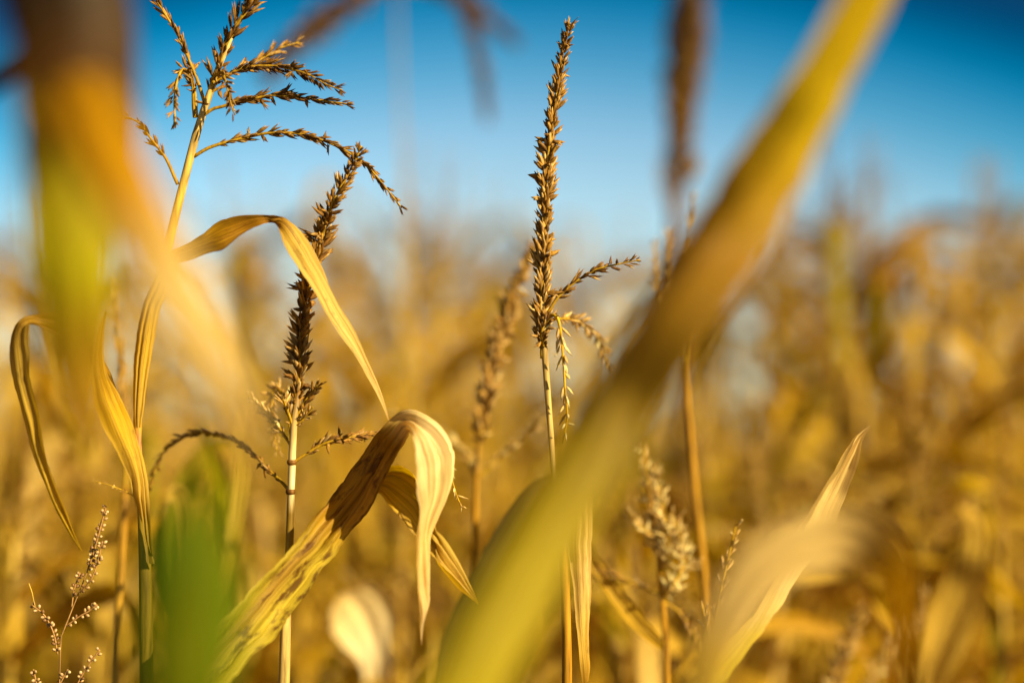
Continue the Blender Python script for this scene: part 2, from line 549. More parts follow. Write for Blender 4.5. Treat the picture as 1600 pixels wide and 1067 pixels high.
tas = MB()
spike(tas, wob(pline([(318, 170, 1.0), (338, 118, 1.0), (360, 62, .995), (386, 10, .99), (415, -50, .985), (440, -110, .98)], 40), .002), rng,
      r_stem=.0024, size=.0135, wid=.0036, step=.0046, rows=4, splay=24, tone=.22, start=.10, miss=.25)
t1 = tas.build('tassel', M_SPIKE, mp1, foot1)
BR1 = [
    ([(319, 160, 1.0), (306, 118, 1.0), (285, 70, 1.0), (262, 30, 1.0), (238, -10, .99), (215, -50, .98)], dict(tone=.33, splay=16, start=.22, rows=2)),
    ([(306, 184, 1.0), (305, 159, 1.0), (302, 135, 1.0), (294, 113, 1.0), (285, 109, .99), (277, 125, .985), (272, 155, .98), (273, 200, .975)], dict(tone=.52, splay=34, start=.2, rows=3, size=.0095)),
    ([(278, 288, 1.0), (262, 250, 1.0), (240, 220, 1.0), (218, 192, 1.0), (190, 180, 1.0)], dict(tone=.3, splay=14, start=.3, rows=2, size=.0085)),
    ([(330, 124, 1.0), (345, 113, .99), (351, 124, .985), (356, 142, .98), (361, 161, .98), (368, 180, .98)], dict(tone=.38, splay=32, start=.1, rows=3, size=.0092)),
    ([(331, 130, 1.0), (352, 119, 1.01), (379, 107, 1.02), (399, 99, 1.03), (418, 88, 1.035), (442, 75, 1.04), (468, 67, 1.045)], dict(tone=.5, splay=22, start=.2, rows=3, size=.0105)),
    ([(331, 128, 1.0), (352, 120, 1.0), (375, 108, 1.0), (402, 104, 1.0), (430, 104, 1.0), (460, 110, .995), (485, 118, .99), (510, 132, .99), (535, 141, .99)], dict(tone=.2, splay=22, start=.15, rows=3, size=.0105)),
    ([(318, 182, 1.0), (334, 171, 1.0), (349, 167, 1.0), (371, 159, 1.0), (399, 154, 1.0), (427, 149, 1.0), (465, 152, 1.0), (502, 157, 1.0), (545, 163, 1.0)], dict(tone=.2, splay=10, start=.18, rows=3, size=.0098)),
    ([(304, 245, 1.0), (330, 230, 1.0), (370, 218, 1.0), (420, 208, 1.0), (470, 210, 1.0), (510, 222, 1.0), (545, 240, 1.0), (575, 262, 1.0), (600, 290, 1.0), (629, 325, 1.0)], dict(tone=.32, splay=12, start=.12, rows=2, size=.0096)),
    ([(326, 146, 1.0), (338, 140, 1.0), (350, 134, 1.0)], dict(tone=.45, splay=30, start=.2, rows=2, size=.008)),
    ([(306, 184, 1.0), (304, 165, .995), (303, 140, .99), (300, 120, .985)], dict(tone=.25, splay=62, start=.15, rows=1, size=.0085, step=.0065)),
]
for ps, kw in BR1:
    kw['tone'] -= .08
    b = MB(); spike(b, wob(pline(ps, 44), .0016, len(ps)), rng, r_stem=.0013, wid=.0029, step=kw.pop('step', .0040), **kw)
    b.build('branch', M_SPIKE, t1, foot1)

# the bent leaf of plant 1
lf = MB()
edge_leaf(lf, [(258, 402, 1.0, 262, 418, .99), (285, 387, 1.0, 290, 409, .985), (318, 372, .99, 322, 396, .975), (345, 353, .99, 352, 388, .97),
               (378, 342, .985, 384, 368, .975), (408, 337, .98, 412, 352, .975), (430, 336, .975, 428, 346, .985), (452, 345, .985, 437, 364, .972), (472, 368, .99, 452, 394, .97),
               (493, 403, .99, 470, 425, .972), (513, 442, .99, 492, 456, .973), (534, 485, .988, 517, 495, .974), (553, 522, .986, 541, 530, .975), (573, 563, .984, 564, 570, .977),
               (591, 602, .983, 585, 608, .978), (602, 634, .981, 599, 638, .979), (609, 660, .98, 608, 661, .98)], n=110,
          col=[(0, GOLD), (.25, OCHRE), (.36, OCHRE), (.42, STRAW), (1, PALE)], camber=.10, ruffle=.0012, seed=3, crease=.0009)
lf.build('leaf', M_LEAF, mp1, foot1)
# sheath around its stem
sh = MB()
edge_leaf(sh, [(262, 395, .988, 272, 400, .99), (238, 440, .985, 262, 452, .985), (222, 480, .985, 248, 490, .985), (212, 530, .985, 240, 535, .985), (208, 590, .985, 230, 592, .985),
               (208, 640, .987, 224, 642, .987), (211, 668, .99, 220, 668, .99)], n=50, col=[(0, GOLD), (1, STRAW)], camber=-.35, seed=9)
sh.build('leaf_sheath', M_LEAF, mp1, foot1)
# husk-like folded leaf at its lower left
lf = MB()
edge_leaf(lf, [(166, 484, .985, 167, 486, .985), (153, 530, .98, 161, 535, .985), (147, 580, .975, 168, 585, .985), (152, 630, .97, 192, 625, .985), (166, 675, .97, 208, 662, .99),
               (188, 712, .975, 220, 712, .99), (203, 742, .98, 230, 755, .99), (212, 785, .985, 234, 800, .99), (226, 835, .99, 237, 850, .99), (236, 880, .99, 240, 885, .995)], n=70,
          col=[(0, OCHRE), (.4, GOLD), (.7, STRAW), (1, OLIVE)], camber=-.22, ruffle=.001, seed=5, crease=.001)
lf.build('leaf', M_LEAF, mp1, foot1)
# the leaf hooked over at the far left
lf = MB()
edge_leaf(lf, [(215, 720, 1.0, 222, 730, 1.0), (180, 640, 1.0, 195, 640, 1.0), (140, 560, 1.0, 165, 572, .99), (112, 500, .99, 118, 545, .985), (80, 487, .985, 92, 528, .98), (48, 492, .98, 62, 508, .975), (28, 508, .975, 46, 505, .965),
               (18, 540, .98, 43, 520, .965), (18, 582, .98, 48, 560, .965), (32, 632, .98, 51, 606, .965), (46, 676, .98, 60, 650, .965), (58, 722, .98, 69, 695, .965), (75, 766, .98, 80, 740, .97),
               (92, 800, .98, 95, 782, .97), (110, 832, .98, 111, 822, .975), (128, 862, .98, 129, 862, .98)], n=100,
          col=[(0, OCHRE), (.4, OCHRE), (.55, STRAW), (1, GOLD)], camber=-.16, ruffle=.001, seed=6, crease=.001)
lf.build('leaf', M_LEAF, mp1, foot1)
th = MB()
spike(th, pline([(212, 776, .99), (190, 765, .985), (168, 757, .98), (145, 751, .98)], 24), rng, r_stem=.0005, size=.0025, wid=.0008, step=.003, rows=2, splay=40, tone=.7, double=False)
th.build('branch', M_SPIKE, t1, foot1)

# ---- plant 2: dense leaning spike left of centre
mb = MB()
pts, rad, foot2 = full_stem([(466, 610, 1.0), (460, 650, 1.0), (457, 700, 1.0), (455, 760, 1.0), (452, 860, 1.0), (447, 960, 1.0), (444, 1067, 1.0), (442, 1200, 1.0)],
                            [4, 5.4, 5.8, 5.8, 6.5, 8, 9, 10], None, n=80)
tube(mb, pts, rad, zstop(pts, [(600, BROWN), (650, STALK), (755, CREAM), (770, BROWN), (860, OLIVE), (900, STALK), (1067, STALK), (1200, OCHRE)]), sides=12)
mp2 = thing('maize_plant', 'dry maize plant with a dense dark brown spike leaning right behind the bent leaf', 'maize plant', foot2)
mb.build('stem', M_STEM, mp2, foot2)
nd = MB()
for (x, y) in ((456, 722), (454, 768)):
    a, b_ = P(x, y - 4, 1.0), P(x, y + 4, 1.0)
    tube(nd, [a, a.lerp(b_, .5), b_], [.0030, .0037, .0030], BROWN, 10)
nd.build('stem_node', M_STEM, mp2, foot2)
tas = MB()
spike(tas, wob(pline([(461, 640, 1.0), (466, 600, 1.0), (468, 560, 1.0), (470, 520, 1.0), (475, 480, 1.0), (483, 440, 1.0), (493, 405, 1.0), (501, 375, 1.0), (509, 342, .995),
                      (522, 310, .99), (540, 278, .99), (556, 248, .985), (565, 228, .985)], 70), .001), rng, r_stem=.0018, size=.0122, wid=.0044, step=.0036, rows=5,
      splay=30, tone=.30, start=.02, taper=.5)
t2 = tas.build('tassel', M_SPIKE, mp2, foot2)
for ps, kw in [
    ([(460, 655, 1.0), (470, 635, 1.0), (482, 618, 1.0), (500, 600, .995)], dict(tone=.3, splay=22, rows=3, start=.1)),
    ([(459, 668, 1.0), (474, 655, 1.0), (490, 636, .995)], dict(tone=.42, splay=26, rows=3, start=.1)),
    ([(457, 690, 1.0), (450, 640, 1.03), (440, 612, 1.05), (430, 606, 1.06), (426, 630, 1.06), (428, 665, 1.06), (434, 705, 1.06)], dict(tone=.6, splay=24, rows=3, start=.3)),
    ([(456, 700, 1.0), (440, 672, 1.02), (415, 645, 1.04), (384, 616, 1.06)], dict(tone=.72, splay=14, rows=2, start=.2)),
    ([(457, 723, 1.0), (478, 709, 1.0), (500, 696, 1.0), (525, 687, 1.0), (552, 682, 1.01), (585, 677, 1.02), (612, 684, 1.02)], dict(tone=.30, splay=16, rows=3, start=.15)),
    ([(453, 768, 1.0), (440, 752, 1.01), (425, 738, 1.02), (390, 705, 1.04), (345, 680, 1.06), (300, 678, 1.07), (262, 700, 1.08), (242, 735, 1.08), (234, 765, 1.08)], dict(tone=.34, splay=10, rows=2, start=.08, size=.009)),
    ([(458, 668, 1.0), (449, 640, .995), (441, 618, .99)], dict(tone=.5, splay=24, rows=2, start=.1)),
]:
    b = MB(); spike(b, wob(pline(ps, 40), .0014, len(ps)), rng, r_stem=.0012, wid=.0029, step=.0041, **kw)
    b.build('branch', M_SPIKE, t2, foot2)

# ---- plant 3: slim upright spike in the centre
mb = MB()
pts, rad, foot3 = full_stem([(846, 462, 1.0), (848, 500, 1.0), (851, 550, 1.0), (856, 620, 1.0), (861, 680, 1.0), (865, 740, 1.0), (872, 800, 1.0), (880, 860, 1.0), (884, 950, 1.0), (886, 1067, 1.0), (886, 1200, 1.0)],
                            [4.2, 4.6, 5, 5, 4.6, 4.2, 5, 7, 7.5, 8, 9], None, n=90)
tube(mb, pts, rad, zstop(pts, [(460, STALK), (560, STALK), (740, STALK), (860, OCHRE), (1067, OCHRE), (1200, OCHRE)]), sides=12)
mp3 = thing('maize_plant', 'dry maize plant with a slim upright brown spike against the sky in the centre', 'maize plant', foot3)
mb.build('stem', M_STEM, mp3, foot3)
tas = MB()
spike(tas, wob(pline([(848, 560, 1.0), (847, 500, 1.0), (846, 460, 1.0), (848, 430, 1.0), (850, 390, 1.0), (851, 340, 1.0), (853, 290, 1.0), (856, 240, 1.0), (862, 190, 1.0), (869, 145, 1.0), (877, 100, 1.0), (884, 62, .995), (891, 36, .99)], 80), .0006), rng,
      r_stem=.0016, size=.0115, wid=.0042, step=.0034, rows=5, splay=27, tone=.42, start=.03, taper=.5, miss=.05)
tube(tas, pline([(888, 48, .99), (893, 38, .99), (904, 27, .985)], 8), [.0006, .0004, .0003, .0003, .0003, .0003, .0002, .0002], BROWN, 4)
t3 = tas.build('tassel', M_SPIKE, mp3, foot3)
for ps, kw in [
    ([(856, 490, 1.0), (866, 473, 1.0), (878, 458, 1.0), (900, 440, 1.0), (930, 422, 1.0), (965, 413, 1.0), (1000, 406, 1.0)], dict(tone=.22, splay=22, rows=2, start=.12, size=.0095)),
    ([(852, 498, 1.0), (862, 492, .99), (871, 497, .985), (876, 518, .985), (880, 560, .985), (883, 610, .985), (886, 650, .985), (879, 692, .985)], dict(tone=.95, splay=30, rows=2, start=.16, size=.0098, wid=.0031, step=.0068, double=False, miss=0)),
    ([(854, 502, 1.0), (875, 498, 1.03), (900, 500, 1.06), (922, 512, 1.08), (937, 535, 1.09), (950, 565, 1.09), (968, 592, 1.09)], dict(tone=.6, splay=26, rows=3, start=.2, size=.011)),
    ([(850, 545, 1.0), (846, 520, .99), (856, 500, .99), (868, 492, .99)], dict(tone=.35, splay=34, rows=3, start=.05, size=.009)),
]:
    kw.setdefault('wid', .0029); kw.setdefault('step', .0041)
    b = MB(); spike(b, pline(ps, 44), rng, r_stem=.0012, **kw)
    b.build('branch', M_SPIKE, t3, foot3)
# pale torn leaf hanging below it
lf = MB()
edge_leaf(lf, [(905, 690, 1.02, 915, 690, 1.02), (903, 740, 1.02, 922, 745, 1.02), (894, 800, 1.01, 924, 800, 1.02), (890, 845, 1.01, 923, 850, 1.02), (897, 900, 1.01, 922, 900, 1.02), (903, 950, 1.01, 920, 955, 1.02),
               (908, 1005, 1.01, 916, 1010, 1.02), (911, 1040, 1.01, 915, 1045, 1.02), (914, 1085, 1.02, 915, 1085, 1.02)], n=60, col=[(0, STRAW), (.5, PALE), (.8, STRAW), (1, OCHRE)],
          camber=-.3, ruffle=.001, seed=12, crease=.0011)
lf.build('leaf', M_LEAF, mp3, foot3)

# ---- plant 4: the leaf folded over in front, centre left
foot4 = Vector((P(150, 1250, .93).x, P(150, 1250, .93).y + .01, 0))
mp4 = thing('maize_plant', 'maize plant with spotted green-and-straw leaf folded over into a pale hanging tip', 'maize plant', foot4)
st = MB()
a = P(170, 1180, .93)
tube(st, [Vector((foot4.x, foot4.y, z)) for z in (0, .5, 1.0)] + [a], [.012, .011, .010, .007], OLIVE, 12)
st.build('stem', M_STEM, mp4, foot4)
lf = MB()
edge_leaf(lf, [(165, 1170, .93, 190, 1190, .93), (230, 1110, .91, 275, 1130, .93), (292, 1038, .915, 347, 1077, .94), (322, 1000, .925, 393, 1027, .95), (353, 960, .935, 430, 990, .96), (401, 909, .95, 462, 943, .97), (438, 870, .96, 499, 894, .975),
               (478, 826, .975, 532, 854, .98), (507, 788, .99, 550, 826, .98), (533, 756, 1.0, 573, 795, .98), (557, 728, 1.005, 594, 756, .98), (577, 697, 1.005, 611, 727, .98), (598, 670, 1.0, 627, 697, .975),
               (619, 656, .99, 638, 676, .965), (642, 650, .98, 642, 678, .955), (668, 660, .975, 645, 692, .945), (692, 678, .975, 647, 715, .94), (706, 705, .975, 649, 742, .94), (706, 735, .972, 652, 768, .94),
               (697, 770, .968, 657, 792, .945), (683, 800, .965, 654, 818, .945), (675, 830, .963, 651, 845, .945), (675, 862, .96, 651, 880, .945), (673, 895, .96, 654, 915, .95), (669, 935, .96, 660, 950, .95), (661, 975, .955, 657, 980, .952), (659, 1006, .955, 658, 1007, .955)],
          n=170, ncross=22, col=[(0, (.54, .46, .03)), (.12, (.54, .46, .03)), (.25, (.62, .50, .05)), (.40, (.56, .42, .04)), (.47, OCHRE), (.60, OCHRE), (.64, PALE), (.70, CREAM), (.85, PALE), (1, CREAM)], camber=-.10, ruffle=.0012, seed=21, crease=.0014,  # ochre stretch below the fold paints in the shade of the hanging tip
          spot=[(0, 1), (.57, 1), (.63, .12), (1, .2)], stripe=((0.42, .24, .04), .42, .26, .50))
lf.build('leaf', M_LEAF_SPOT, mp4, foot4)
lf = MB()
edge_leaf(lf, [(560, 800, 1.05, 545, 830, 1.05), (585, 745, 1.04, 575, 775, 1.05), (608, 729, 1.03, 590, 768, 1.04), (634, 726, 1.02, 612, 787, 1.03), (650, 740, 1.015, 632, 810, 1.03), (658, 765, 1.015, 648, 828, 1.03), (668, 796, 1.02, 660, 842, 1.03), (678, 820, 1.02, 673, 857, 1.03),
               (696, 846, 1.03, 686, 884, 1.02), (722, 892, 1.03, 712, 913, 1.02), (748, 941, 1.02, 747, 944, 1.02)],
          n=90, ncross=20, col=[(0, OCHRE), (.4, GOLD), (.7, STRAW), (1, STRAW)], camber=-.15, ruffle=.0008, seed=24, crease=.0012)
lf.build('leaf', M_LEAF, mp4, foot4)
sp = MB()
spike(sp, pline([(700, 720, 1.0), (705, 745, 1.0), (714, 775, 1.0), (722, 792, 1.0)], 16), rng, r_stem=.0007, size=.008, wid=.0022, step=.005, rows=2, splay=35, tone=.95, double=False)
sp.build('tassel', M_SPIKE, mp4, foot4)

# ---- plant 5: the leaf tip rising at the lower right
foot5 = Vector((P(1010, 1250, .80).x, P(1010, 1250, .80).y, 0))
mp5 = thing('maize_plant', 'maize plant with a slender pale leaf tip rising sharply at the lower right', 'maize plant', foot5)
st = MB()
a = P(1030, 1170, .80)
tube(st, [Vector((foot5.x, foot5.y, z)) for z in (0, .5, 1.0)] + [a], [.012, .011, .010, .005], OLIVE, 12)
st.build('stem', M_STEM, mp5, foot5)
lf = MB()
edge_leaf(lf, [(1010, 1170, .86, 1040, 1185, .88), (1056, 1105, .87, 1088, 1122, .90), (1095, 1052, .88, 1136, 1072, .91), (1120, 1018, .90, 1162, 1035, .93), (1152, 982, .92, 1192, 996, .95), (1184, 942, .935, 1218, 955, .965), (1210, 904, .945, 1242, 916, .975),
               (1238, 854, .955, 1268, 874, .985), (1252, 828, .96, 1286, 846, .99), (1275, 788, .97, 1306, 806, .995), (1296, 748, .975, 1320, 772, .995), (1319, 706, .98, 1334, 722, .99), (1337, 680, .985, 1345, 690, .988), (1359, 665, .985, 1360, 666, .985)],
          n=80, col=[(0, YGREEN), (.4, mixc(YGREEN, STRAW, .4)), (.55, PALE), (1, PALE)], camber=-.25, ruffle=.0008, seed=31, crease=.0010)
lf.build('leaf', M_LEAF_CLEAN, mp5, foot5)

# ---- small grass weed at the lower left
base = P(92, 1067, 1.0)
footw = Vector((base.x, base.y, 0))
wd = thing('weed_grass', 'slender flowering weed with tiny pale beads on thin wiry branches, at the lower left', 'weed', footw)
mb = MB()
c = [(footw.x - .01, footw.y, 0), (footw.x - .005, footw.y, .7), (footw.x, footw.y, 1.3)] + [tuple(P(*p)) for p in
     [(93, 1067, 1.0), (95, 1000, 1.0), (103, 970, 1.0), (125, 925, 1.0), (140, 880, 1.0), (152, 830, 1.0), (166, 793, 1.0)]]
c = [Vector(q) for q in cr_curve(c, 70)]
tube(mb, c, [.0013 * (1 - .65 * i / 69) for i in range(70)], (0.42, 0.24, 0.09), 6)
wstem = mb.build('stem', M_STEM, wd, footw)


def beads(ps, s0=.0, both=True):
    b = MB(); pp = pline(ps, 30)
    tube(b, pp, [.00055] * 30, (0.40, 0.22, 0.08), 4)
    L = sum((q - p).length for p, q in zip(pp, pp[1:])); acc = 0; nxt = s0 * L
    sgn = 1
    for i in range(29):
        acc += (pp[i + 1] - pp[i]).length
        while acc > nxt:
            t, s, u = frame_of(pp[i + 1] - pp[i])
            for q in range(rng.choice((1, 2))):
                o = (s * sgn * rng.uniform(.5, 1.1) + u * rng.uniform(-.8, .8)).normalized()
                d = (o + t * .7).normalized()
                cc = rng.choice([(.60, .45, .25), (.45, .30, .13), (.16, .08, .03), (.50, .34, .17)])
                lemon(b, pp[i] + o * .0006, d, .0031 * rng.uniform(.8, 1.2), .0022 * rng.uniform(.8, 1.2), (.2, .1, .04), cc, 6,
                      prof=((.0, .3), (.2, .9), (.5, 1.1), (.8, .8)))
                sgn = -sgn
            nxt += rng.uniform(.0022, .0042)
    return b.build('branch', M_SEED, wd, footw)


for ps, s0 in [([(138, 890, 1.0), (150, 850, .998), (158, 820, .998), (166, 790, 1.0)], .0), ([(125, 925, 1.0), (142, 905, .995), (152, 880, .995), (160, 845, .995)], .1),
               ([(90, 1022, 1.0), (84, 990, 1.0), (70, 962, 1.0), (50, 945, 1.0)], .1), ([(104, 977, 1.0), (125, 962, 1.0), (138, 955, 1.0), (152, 944, 1.0)], .1),
               ([(112, 948, 1.0), (116, 920, 1.0), (125, 895, 1.0)], .35), ([(112, 1085, 1.0), (128, 1055, 1.0), (143, 1032, 1.0), (156, 1014, 1.0)], .3),
               ([(62, 1090, 1.0), (57, 1067, 1.0), (52, 1045, 1.0)], .3), ([(84, 1085, 1.0), (98, 1060, 1.0), (106, 1045, 1.0)], .1)]:
    beads(ps, s0)
hb = MB(); pp = pline([(55, 948, 1.0), (52, 935, 1.0), (50, 925, 1.0), (45, 911, 1.0)], 12)
tube(hb, pp, [.0003] * 12, STRAW, 4); hb.build('awn', M_STEM, wd, footw)

# =================================================================== SOFT NEIGHBOURS JUST BEHIND THE FOCUS
def simple_plant(label, stem_pts, radii, stem_col, leaves=(), spikes=(), group=None, name='maize_plant', extra_mat=None):
    ps, rad, foot = full_stem(stem_pts, radii, None, n=60)
    r = thing(name, label, 'maize plant', foot, group)
    m = MB(); tube(m, ps, rad, stem_col, 10); m.build('stem', M_STEM, r, foot)
    tas = None
    for i, (pp, kw) in enumerate(spikes):
        b = MB(); kw = dict(kw); kw.setdefault('r_stem', .0014); kw.setdefault('rows', 3)
        spike(b, pline(pp, 40), rng, **kw)
        if tas is None: tas = b.build('tassel', M_SPIKE, r, foot)
        else: b.build('branch', M_SPIKE, tas, foot)
    for (kind, pp, kw, mat) in leaves:
        m = MB()
        (edge_leaf if kind == 'edge' else line_leaf)(m, pp, **kw)
        m.build('leaf', mat, r, foot)
    return r, foot


simple_plant('maize plant with a blurred brown spike leaning right, just behind the slim upright spike',
             [(748, 690, 1.17), (745, 740, 1.17), (742, 850, 1.17), (740, 1067, 1.18)], [3, 4, 5, 6], OCHRE,
             spikes=[([(748, 700, 1.17), (757, 640, 1.17), (766, 590, 1.17), (778, 535, 1.17), (796, 480, 1.17), (815, 430, 1.17), (834, 380, 1.17)], dict(rows=6, tone=.50, size=.014, wid=.0050, step=.0036, splay=28, start=.02)),
                     ([(748, 745, 1.17), (790, 705, 1.17), (830, 670, 1.16), (862, 640, 1.15)], dict(tone=.75, rows=2, splay=18)),
                     ([(746, 760, 1.17), (735, 720, 1.2), (700, 682, 1.22), (655, 655, 1.22), (610, 640, 1.22)], dict(tone=.75, rows=2, splay=14))])
simple_plant('maize plant with a fluffy pale tassel between diagonal leaf and rising leaf tip',
             [(1012, 760, 1.13), (1022, 820, 1.13), (1030, 880, 1.13), (1036, 960, 1.13), (1042, 1067, 1.13)], [3, 4, 4, 5, 6], OCHRE,
             spikes=[([(1032, 900, 1.13), (1028, 840, 1.13), (1016, 770, 1.13), (1003, 700, 1.13)], dict(rows=4, tone=.78, size=.014, wid=.0028, miss=.2, splay=34)),
                     ([(1034, 900, 1.13), (1044, 850, 1.12), (1036, 790, 1.12), (1022, 730, 1.12)], dict(rows=4, tone=.88, size=.014, wid=.0028, miss=.2, splay=38)),
                     ([(1036, 940, 1.13), (1058, 905, 1.12), (1068, 860, 1.12), (1048, 800, 1.12)], dict(rows=4, tone=.88, size=.014, wid=.0028, miss=.2, splay=40)),
                     ([(1036, 935, 1.13), (1050, 915, 1.11), (1066, 890, 1.11), (1076, 866, 1.11)], dict(rows=3, tone=.92, size=.010, splay=34)),
                     ([(1030, 845, 1.13), (1012, 832, 1.12), (995, 815, 1.12), (980, 800, 1.12)], dict(rows=3, tone=.75, size=.010, splay=22)),
                     ([(1034, 930, 1.13), (1000, 915, 1.13), (965, 900, 1.13), (935, 892, 1.13)], dict(rows=2, tone=.45, size=.009, splay=12)),
                     ([(1036, 940, 1.13), (1060, 955, 1.13), (1080, 980, 1.13), (1095, 1010, 1.13)], dict(rows=2, tone=.5, size=.009, splay=12))],
             leaves=[('line', [(1036, 1010, 1.12, 14, 0), (1000, 975, 1.12, 26, 10), (965, 930, 1.13, 28, 20), (930, 880, 1.14, 22, 0), (905, 830, 1.15, 6, 0)], dict(col=[(0, GOLD), (1, STRAW)], camber=.15, seed=41), M_LEAF)])
simple_plant('thin maize plant with a small reddish-straw tassel sprig beside the rising leaf tip',
             [(1118, 990, 1.05), (1112, 1030, 1.05), (1108, 1067, 1.05), (1106, 1120, 1.05)], [3, 4, 5, 6], OCHRE,
             spikes=[([(1116, 1000, 1.05), (1122, 950, 1.05), (1132, 900, 1.05), (1141, 860, 1.05), (1151, 815, 1.05)], dict(rows=2, tone=.65, size=.0105, splay=22, step=.006, miss=.25)),
                     ([(1114, 1010, 1.05), (1104, 975, 1.05), (1098, 945, 1.05)], dict(rows=2, tone=.6, size=.009, splay=20))])
simple_plant('maize plant with a smooth bare straw stem, blurred, right of the diagonal leaf',
             [(1068, 560, 1.2), (1076, 650, 1.2), (1085, 760, 1.2), (1096, 860, 1.2), (1106, 960, 1.2), (1112, 1067, 1.2)], [3, 5, 5.5, 6, 7, 8], OCHRE,
             spikes=[([(1070, 570, 1.2), (1060, 500, 1.22), (1050, 430, 1.24), (1044, 360, 1.25)], dict(rows=4, tone=.6, splay=20)),
                     ([(1070, 565, 1.2), (1075, 480, 1.22), (1078, 400, 1.24), (1085, 300, 1.25)], dict(rows=3, tone=.55, splay=14)),
                     ([(1070, 570, 1.2), (1045, 500, 1.2), (1028, 440, 1.2), (1024, 380, 1.2)], dict(rows=3, tone=.7, splay=14))])
simple_plant('tall maize plant whose dark brown spike leaves the top edge right of centre',
             [(1054, 300, 2.15), (1056, 400, 2.15), (1058, 600, 2.16), (1060, 1067, 2.18)], [11, 11, 11, 12], [(0, BROWN), (.2, BROWN), (.4, OCHRE), (1, OCHRE)],
             spikes=[([(1055, 320, 2.15), (1058, 270, 2.15), (1064, 210, 2.15), (1070, 120, 2.15), (1076, 0, 2.15), (1082, -100, 2.15)], dict(rows=7, tone=.22, size=.030, wid=.010, splay=42, step=.005, start=.02)),
                     ([(1058, 250, 2.15), (1072, 180, 2.15), (1088, 90, 2.14), (1098, -20, 2.13)], dict(rows=5, tone=.3, size=.024, wid=.008, splay=40)),
                     ([(1056, 260, 2.15), (1052, 190, 2.15), (1052, 90, 2.16), (1056, -20, 2.17)], dict(rows=5, tone=.3, size=.024, wid=.008, splay=40)),
                     ([(1054, 330, 2.15), (1066, 300, 2.14), (1082, 275, 2.12), (1090, 250, 1.7)], dict(rows=3, tone=.5, size=.012, splay=20)),
                     ([(1054, 340, 2.15), (1040, 300, 2.14), (1032, 250, 2.12)], dict(rows=3, tone=.5, size=.012, splay=20))])
simple_plant('maize plant with bleached bent leaf tip at bottom edge, blurred, below the folded leaf',
             [(590, 1145, 1.40), (590, 1200, 1.40)], [10, 11], STRAW,
             leaves=[('line', [(592, 1150, 1.40, 40, 0), (592, 1070, 1.40, 42, 0), (588, 1025, 1.39, 58, 5), (574, 985, 1.38, 90, 5), (558, 955, 1.37, 96, 5), (545, 938, 1.36, 70, 5), (538, 926, 1.36, 12, 5)], dict(col=[(0, PALE), (.5, (.85, .74, .50)), (1, PALE)], camber=.2, seed=44), M_LEAF_CLEAN)])
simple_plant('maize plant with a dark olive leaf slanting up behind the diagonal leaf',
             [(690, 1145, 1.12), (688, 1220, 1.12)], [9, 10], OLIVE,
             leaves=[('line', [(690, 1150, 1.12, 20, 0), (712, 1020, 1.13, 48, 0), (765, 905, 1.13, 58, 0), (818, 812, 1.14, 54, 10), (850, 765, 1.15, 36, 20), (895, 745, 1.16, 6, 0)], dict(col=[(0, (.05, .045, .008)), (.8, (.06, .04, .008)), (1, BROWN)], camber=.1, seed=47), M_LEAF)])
simple_plant('maize plant with bristly pale tassel lobes low in the corner right of the arched leaf',
             [(1330, 1090, 1.25), (1332, 1150, 1.25), (1334, 1200, 1.25)], [6, 8, 8], GOLD,
             spikes=[([(1325, 1100, 1.25), (1310, 1050, 1.25), (1325, 1000, 1.25), (1350, 950, 1.25)], dict(rows=6, tone=.6, size=.014, splay=34)),
                     ([(1335, 1090, 1.28), (1390, 1020, 1.3), (1430, 960, 1.32), (1445, 920, 1.33)], dict(rows=5, tone=.6, size=.013, splay=30)),
                     ([(1320, 1095, 1.25), (1300, 1075, 1.22), (1290, 1090, 1.2)], dict(rows=4, tone=.7, size=.011, splay=30))])
simple_plant('maize plant with a reddish stem joint at lower left behind the flowering weed',
             [(196, 760, 1.15), (192, 850, 1.15), (186, 960, 1.15), (182, 1010, 1.15), (181, 1067, 1.15)], [4, 6, 6, 5, 7], [(0, OCHRE), (.1, mixc(OCHRE, STRAW, .5)), (.14, PINK), (.18, OCHRE), (1, OCHRE)],
             spikes=[([(196, 765, 1.15), (200, 690, 1.17), (190, 600, 1.2), (180, 500, 1.22), (172, 430, 1.25)], dict(rows=3, tone=.5, splay=16))])
simple_plant('maize plant with an ochre leaf leaning right up the lower right corner, blurred',
             [(1425, 1150, 1.45), (1422, 1250, 1.45)], [10, 11], OCHRE,
             leaves=[('line', [(1425, 1160, 1.45, 30, 0), (1450, 1060, 1.45, 62, 0), (1490, 960, 1.45, 72, 10), (1520, 880, 1.44, 60, 20), (1525, 820, 1.43, 40, 40), (1500, 790, 1.42, 8, 60)], dict(col=[(0, STRAW), (1, STRAW)], camber=.15, seed=57), M_LEAF)])
